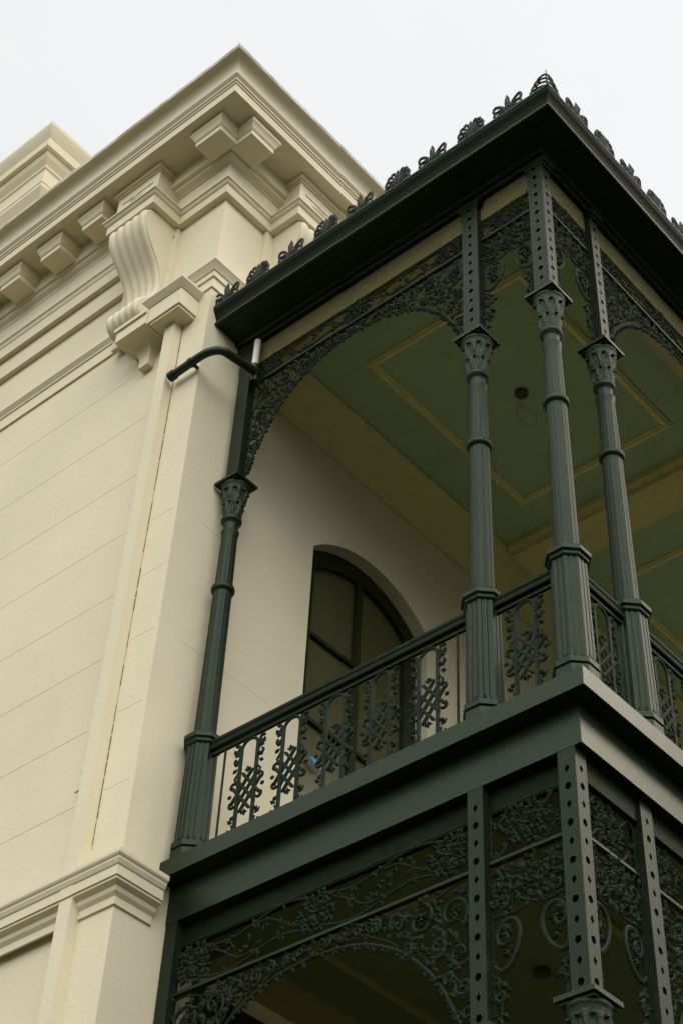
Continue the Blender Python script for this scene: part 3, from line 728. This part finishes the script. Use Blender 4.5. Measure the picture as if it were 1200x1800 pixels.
# ------------------------------------------------------------------ lace friezes and brackets
def rosette(mb, x, z, r, rnd, n=7):
    for k in range(n):
        a = 2*PI*k/n+rnd.uniform(-.25, .25); mb.leaf(x+.2*r*math.cos(a), z+.2*r*math.sin(a), a, r*rnd.uniform(.75, 1.1), r*.55, .016, 3, y=rnd.uniform(-.006, .006))
    mb.lathe([(.004, z-.012), (.014, z-.006), (.014, z+.006), (.004, z+.012)], x, 0, 8)
def lace_strip(length, h, seed, phase=0.0):
    """openwork band between z=0 and z=h: leaf clusters joined by long waving stems"""
    rnd = random.Random(seed); mb = MB()
    mb.tube([(0, 0, h-.006), (length, 0, h-.006)], .010, .014, seg=4)
    if length < .8: cs = [length/2]; ends = [0, length]
    else:
        ins = .17; n = max(1, round((length-2*ins)/.98)); cs = [ins+k*(length-2*ins)/n for k in range(n+1)]; ends = []
    rr_ = min(.082, h*.30); sp = min(h*.32, .095)
    for c in cs:
        rosette(mb, c, h*.5, rr_, rnd, 7)
        for a_ in range(7): rosette(mb, c+sp*math.cos(a_*.898+.4)*1.2, h*.5+sp*math.sin(a_*.898+.4), rr_*.72, rnd, 6)
        for a_ in range(4): mb.tube(curl(c+sp*1.15*math.cos(a_*PI/2+.8), h*.5+sp*1.15*math.sin(a_*PI/2+.8), .03, a_, R(300)), .016, .016)
    def stem(xa, xb, za, zb, amp, w=.019, ph=1):
        pts = [(xa+(xb-xa)*k/16, 0, za+(zb-za)*k/16+amp*math.sin(ph*2*PI*k/16)) for k in range(17)]
        mb.tube(pts, w, .017, seg=6)
        for k in (4, 8, 12):
            x, _, z = pts[k]
            for q in range(2): mb.leaf(x, z, rnd.uniform(0, 6.28), .042, .028, .012, 2)
    segs = [(a, b) for a, b in zip(cs[:-1], cs[1:])] if len(cs) > 1 else [(-.10, cs[0]), (cs[0], length+.10)]
    for a, b in segs:
        e = sp*.5; a2, b2 = (a+e, b-e) if len(cs) > 1 else ((max(a, 0), b-e) if b == cs[0] else (a+e, min(b, length)))
        m = (a2+b2)/2
        stem(a2, b2, h*.82, h*.82, -h*.13, .019); stem(a2, b2, h*.18, h*.18, -h*.13, .019)
        if len(cs) > 1:
            stem(a2, m, h*.6, h*.25, h*.10, .017); stem(m, b2, h*.75, h*.4, h*.10, .017)
            for k in range(7): mb.leaf(m+rnd.uniform(-.045, .045), h*.5+rnd.uniform(-h*.3, h*.3), rnd.uniform(0, 6.28), .055, .036, .014, 3)
            mb.tube(curl(m+.09, h*.62, .028, 0, R(300)), .014, .015); mb.tube(curl(m-.09, h*.38, .028, PI, R(300)), .014, .015)
            for q in (.25, .75):
                x = a2+(b2-a2)*q
                for k in range(3): mb.leaf(x+rnd.uniform(-.03, .03), h*.5+rnd.uniform(-h*.25, h*.25), rnd.uniform(0, 6.28), .045, .03, .013, 3)
        else: stem(a2, b2, h*.45, h*.6, h*.12, .016)
    for a, b in ((0, cs[0]-.03), (cs[-1]+.03, length)):
        if len(cs) > 1 and b > a: stem(a, b, h*.8, h*.7, h*.05, .017); stem(a, b, h*.2, h*.35, h*.05, .017)
    for xx in (0.012, length-.012): mb.tube([(xx, 0, 0), (xx, 0, h)], .016, .014, seg=4)
    return mb
def bez(p0, p1, p2, p3, n=12):
    return [tuple((1-t)**3*a+3*(1-t)**2*t*b+3*(1-t)*t*t*c+t**3*d for a, b, c, d in zip(p0, p1, p2, p3)) for t in [k/n for k in range(n+1)]]
def lace_bracket(length, seed, big=True, H=1.12):
    """hangs below the bar at z=0; mirrored from both posts"""
    rnd = random.Random(seed); mb = MB()
    half = length/2
    for i in range(0):
        pass
    if big:
        edge = [(0.015, -H), (.05, -H+.07), (.07, -.93), (.12, -.84), (.17, -.74), (.23, -.62), (.33, -.49), (.46, -.36), (.60, -.26), (.78, -.175), (.95, -.13), (half, -.11)]
        scr = [(.15, -.20, .115), (.39, -.16, .105), (.58, -.11, .07), (.73, -.085, .052), (.86, -.065, .038), (.98, -.055, .032), (1.10, -.05, .030),
               (.10, -.46, .075), (.26, -.37, .07), (.42, -.29, .04), (.08, -.66, .062), (.18, -.58, .04), (.06, -.83, .05), (.045, -.97, .036), (.03, -1.06, .024)]
    else:
        edge = [(.02, -H), (.05, -H+.05), (.055, -.93), (.09, -.84), (.10, -.74), (.15, -.66), (.19, -.55), (.195, -.46), (.17, -.38), (.19, -.36), (half, -.30)]
        scr = [(.07, -.13, .06), (.17, -.17, .055), (.09, -.26, .05), (.055, -.80, .04), (.04, -.95, .035)]
    def fz(x):
        for (a, za), (b, zb) in zip(edge[:-1], edge[1:]):
            if a <= x <= b: return za+(zb-za)*(x-a)/(b-a+1e-9)
        return edge[-1][1]
    for sd in (0, 1):
        def T(x): return x if sd == 0 else length-x
        sg = 1 if sd == 0 else -1
        # smooth edge with leafy lobes
        E = []
        for (a, b) in zip(edge[:-1], edge[1:]):
            for k in range(3): E.append((a[0]+(b[0]-a[0])*k/3, a[1]+(b[1]-a[1])*k/3))
        E.append(edge[-1])
        for _ in range(2): E = [E[0]]+[((E[i-1][0]+2*E[i][0]+E[i+1][0])/4, (E[i-1][1]+2*E[i][1]+E[i+1][1])/4) for i in range(1, len(E)-1)]+[E[-1]]
        if big:
            mb.tube([(T(x), 0, z) for x, z in E], .025, .022)
            for i in range(1, len(E)-1, 1):
                x, z = E[i]; dx, dz = E[i+1][0]-E[i-1][0], E[i+1][1]-E[i-1][1]; a = math.atan2(dz, dx)-PI/2+rnd.uniform(-.7, .7)
                if sd: a = PI-a
                L2 = rnd.uniform(.03, .055)
                mb.leaf(T(x), z, a, L2, L2*.75, .014, 2)
                if i % 3 == 1: mb.tube(curl(T(x), z-.012, .02, rnd.uniform(0, 6), sg*R(270)), .012, .014)
        for j, (x, z, r) in enumerate(scr):
            if x > half+.02: continue
            a0 = rnd.uniform(0, 6.28); tr = (1 if (j+sd) % 2 else -1)*R(rnd.uniform(400, 480))
            mb.tube(curl(T(x), z, r, a0, tr, 22, .22), .027, .024, seg=6)
            n = 3+int(r*45)
            for k in range(n):
                a = 2*PI*k/n+rnd.uniform(-.4, .4); L2 = rnd.uniform(.35, .6)*r+.018
                mb.leaf(T(x)+r*.9*math.cos(a), z+r*.9*math.sin(a), a+rnd.uniform(-1.2, 1.2)*1, L2, L2*.65, .014, 3, y=rnd.uniform(-.008, .004))
            if r > .07: rosette(mb, T(x)+.01, z, r*.42, rnd, 6)
        # connecting stems
        if big:
            for a, b in (((.0, -.05), (.5, -.06)), ((.02, -.33), (.33, -.08)), ((.02, -.55), (.5, -.25)), ((.01, -.75), (.2, -.45)), ((.28, -.5), (.62, -.02)), ((.55, -.28), (.85, -.02)), ((.80, -.16), (1.05, -.02))):
                p = bez((T(a[0]), 0, a[1]), (T(a[0]+.08), 0, a[1]+.12), (T(b[0]-.02), 0, b[1]-.14), (T(b[0]), 0, b[1])); mb.tube(p, .012, .013)
            x = .05
            while x < half:
                d = -fz(x); k = 1+int(d/.09)
                for q in range(k):
                    zz = -rnd.uniform(.02, max(.03, d-.02)); L2 = rnd.uniform(.035, .06); mb.leaf(T(x+rnd.uniform(-.03, .03)), zz, rnd.uniform(0, 6.28), L2, L2*.6, .013, 3, y=rnd.uniform(-.01, .004))
                x += .055
        else:
            # egg-shaped loop against the post and tapering tail
            lo = [(.02, -.62), (.06, -.68), (.13, -.63), (.185, -.54), (.20, -.46), (.18, -.385), (.12, -.36), (.06, -.38), (.03, -.44), (.04, -.50), (.08, -.52), (.115, -.49), (.11, -.45), (.085, -.44)]
            L3 = []
            for (a, b) in zip(lo[:-1], lo[1:]):
                for k in range(3): L3.append((a[0]+(b[0]-a[0])*k/3, a[1]+(b[1]-a[1])*k/3))
            for _ in range(4): L3 = [L3[0]]+[((L3[i-1][0]+L3[i][0]*2+L3[i+1][0])/4, (L3[i-1][1]+L3[i][1]*2+L3[i+1][1])/4) for i in range(1, len(L3)-1)]+[L3[-1]]
            mb.tube([(T(x), 0, z) for x, z in L3], .030, .024)
            for x, z, a, l_ in ((.05, -.42, 20, .07), (.07, -.56, -20, .06), (.05, -.72, -40, .06), (.03, -.70, -80, .06), (.07, -.78, -60, .05), (.05, -.90, -30, .05), (.04, -.99, -10, .05), (.03, -1.07, -60, .04), (.03, -.86, 60, .05)):
                aa = R(a) if sd == 0 else PI-R(a); mb.leaf(T(x), z, aa, l_, l_*.7, .015, 3)
            mb.tube(bez((T(.015), 0, -.68), (T(.12), 0, -.72), (T(.03), 0, -.95), (T(.02), 0, -1.1)), .015, .015)
            mb.tube(curl(T(.045), -1.01, .03, R(90), sg*R(-330)), .014, .015)
            rosette(mb, T(.10), -.455, .045, rnd, 6); rosette(mb, T(.11), -.56, .035, rnd, 5)
            for k in range(44):
                x = rnd.uniform(.01, half+.02); z = -rnd.uniform(.02, .30); L2 = rnd.uniform(.045, .075); mb.leaf(T(x), z, rnd.uniform(0, 6.28), L2, L2*.6, .015, 3, y=rnd.uniform(-.012, .006))
            mb.tube(bez((T(0), 0, -.34), (T(.12), 0, -.30), (T(.15), 0, -.38), (T(half), 0, -.30)), .015, .016)
            rosette(mb, T(half*.95), -.19, .06, rnd, 7); rosette(mb, T(.06), -.18, .05, rnd, 6)
        mb.tube([(T(.008), 0, 0), (T(.008), 0, -H)], .012, .016, seg=4)
    return mb
_lace = {}
def lace(label, loc, rotz, length, big, ztop, zbar, H, seed):
    t = thing('lace_frieze', label, 'iron lacework', loc, rotz, 'cast iron lace friezes under the beams')
    key = (round(length, 2), big, round(H, 2), seed)
    h = ztop-zbar
    mb = MB(); mb.box(0, length, -.020, .020, -.010, .010); mb.box(0, length, -.028, .028, -.004, .004) if False else None
    o = mb.build('lace_bar', IRON_COL, t); o.location.z = zbar
    o = lace_strip(length, h, seed+1).build('lace_band', RAIL, t, 35); o.location.z = zbar+.010
    o = lace_bracket(length, seed, big, H).build('lace_bracket', RAIL, t, 35); o.location.z = zbar-.010
    return t
xa = -3.3175+.080
LZT, LZB = 5.045, 4.775
lace('long arched lace frieze over the arched doorway bay', (xa, A_, 0), 0, (-A_-S_-.080)-xa, True, LZT, LZB, 1.12, 11)
lace('short lace frieze left of the balcony corner post', (-A_-S_+.080, A_, 0), 0, S_-.16, False, LZT, LZB, 1.12, 21)
lace('short lace frieze right of the balcony corner post', (-A_, A_+.060, 0), PI/2, S_-.12, False, LZT, LZB, 1.12, 31)
lace('long lace frieze running back along the right side', (-A_, A_+S_+.058, 0), PI/2, 2.83, True, LZT, LZB, 1.12, 12)
lace('far short lace frieze on the right side', (-A_, 3.81, 0), PI/2, .55, False, LZT, LZB, 1.12, 32)
lace('farthest long lace frieze on the right side', (-A_, 4.48, 0), PI/2, 2.86, True, LZT, LZB, 1.12, 13)
LT2, LB2, YQ = -.585, -.925, .175
xb = -3.36
lace('ground floor lace frieze in deep shade, left of the posts', (xb, YQ, 0), 0, (-.886-.058)-xb, True, LT2, LB2, 1.10, 14)
lace('ground floor short lace frieze left of the corner post', (-.886+.058, YQ, 0), 0, .654-.118, False, LT2, LB2, 1.10, 22)
lace('ground floor short lace frieze right of the corner post', (-.232, .232, 0), PI/2, .54, False, LT2, LB2, 1.10, 33)
lace('ground floor long lace frieze along the right side', (-.232, .90, 0), PI/2, 2.79, True, LT2, LB2, 1.10, 15)

# ------------------------------------------------------------------ small things
pt = thing('drainpipe', 'bent dark drainpipe with white upper stub across the cream pier', 'pipe', ray(450, 645, 'y', .04))
def wpart(mb, name, m, smooth):
    o = mb.build(name, m, pt, smooth); o.matrix_parent_inverse = Matrix.Translation(pt.location).inverted(); return o
a = ray(447, 652, 'y', .02); b = ray(386, 612, 'y', -.40); c = ray(366, 617, 'y', -.425); d = ray(301, 662, 'y', -.415)
P_ = [a, a.lerp(b, .4), a.lerp(b, .75)]+[Vector(q) for q in bez(tuple(a.lerp(b, .82)), tuple(b), tuple(c), tuple(c.lerp(d, .25)), 8)]+[c.lerp(d, .6), d]
mb = MB(); mb.tube(P_, .078, .078, seg=14, n=(0, 0, 1)); wpart(mb, 'pipe', PIPE, 50)
top = ray(454, 600, 'y', .06); bot = ray(448, 642, 'y', .04)
mb = MB(); mb.tube([top, bot], .062, .062, seg=14, n=(0, 1, 0)); wpart(mb, 'white_stub', PVC, 50)
mb = MB(); mb.tube([bot, bot+Vector((0, .02, -.2))], .075, seg=12); wpart(mb, 'elbow', PIPE, 50)
dd = (d-c).normalized(); mb = MB(); mb.tube([d-dd*.045, d+dd*.012], .094, seg=16, n=(0, 0, 1)); wpart(mb, 'pipe_collar', PIPE, 50)
e0 = c.lerp(d, .45); mb = MB(); mb.tube([e0-dd*.014, e0+dd*.014], .090, seg=16, n=(0, 0, 1)); mb.box(e0.x-.012, e0.x+.012, e0.y, Y0, e0.z-.012, e0.z+.012); wpart(mb, 'pipe_clip', PIPE, 50)

lt = thing('ceiling_rose', 'dark round ceiling rose with a loop of loose wire hanging', 'ceiling fitting', (-1.734, 2.05, CZ))
mb = MB(); mb.lathe([(.058, -.03), (.062, -.02), (.062, .004)], seg=24); mb.build('rose', ROSE, lt, 40)
base = Vector((-1.734, 2.05, CZ))
uv = [(912, 705), (911, 712), (917, 717), (928, 718), (937, 725), (941, 735), (940, 745), (933, 750), (922, 746), (913, 735), (908, 722), (912, 712), (920, 716)]
pp = [ray(u_, v_, 'y', 2.05-.01*i)-base for i, (u_, v_) in enumerate(uv)]
sp = []
for i in range(len(pp)-1):
    p0, p1, p2, p3 = pp[max(i-1, 0)], pp[i], pp[i+1], pp[min(i+2, len(pp)-1)]
    for k in range(5):
        t = k/5; sp.append(.5*((2*p1)+(-p0+p2)*t+(2*p0-5*p1+4*p2-p3)*t*t+(-p0+3*p1-3*p2+p3)*t**3))
mb = MB(); mb.tube(sp, .008, seg=6); mb.build('loose_wire', WIRE, lt, 60)
xq = XW-.128
q0, q1, q2, q3 = ray(544, 1330, 'x', xq), ray(552, 1331, 'x', xq), ray(569, 1354, 'x', xq), ray(560, 1352, 'x', xq)
mb = MB(); vs = [q0, q1, q2, q3]+[v+Vector((.003, 0, 0)) for v in (q0, q1, q2, q3)]
mb.add(vs, [(0, 1, 2, 3), (4, 5, 6, 7), (0, 1, 5, 4), (1, 2, 6, 5), (2, 3, 7, 6), (3, 0, 4, 7)])
o = mb.build('tape_strip', BLUE); o['label'] = 'strip of bright blue tape on the dark door behind the railing'; o['category'] = 'tape'

for t_ in (bld,): pass
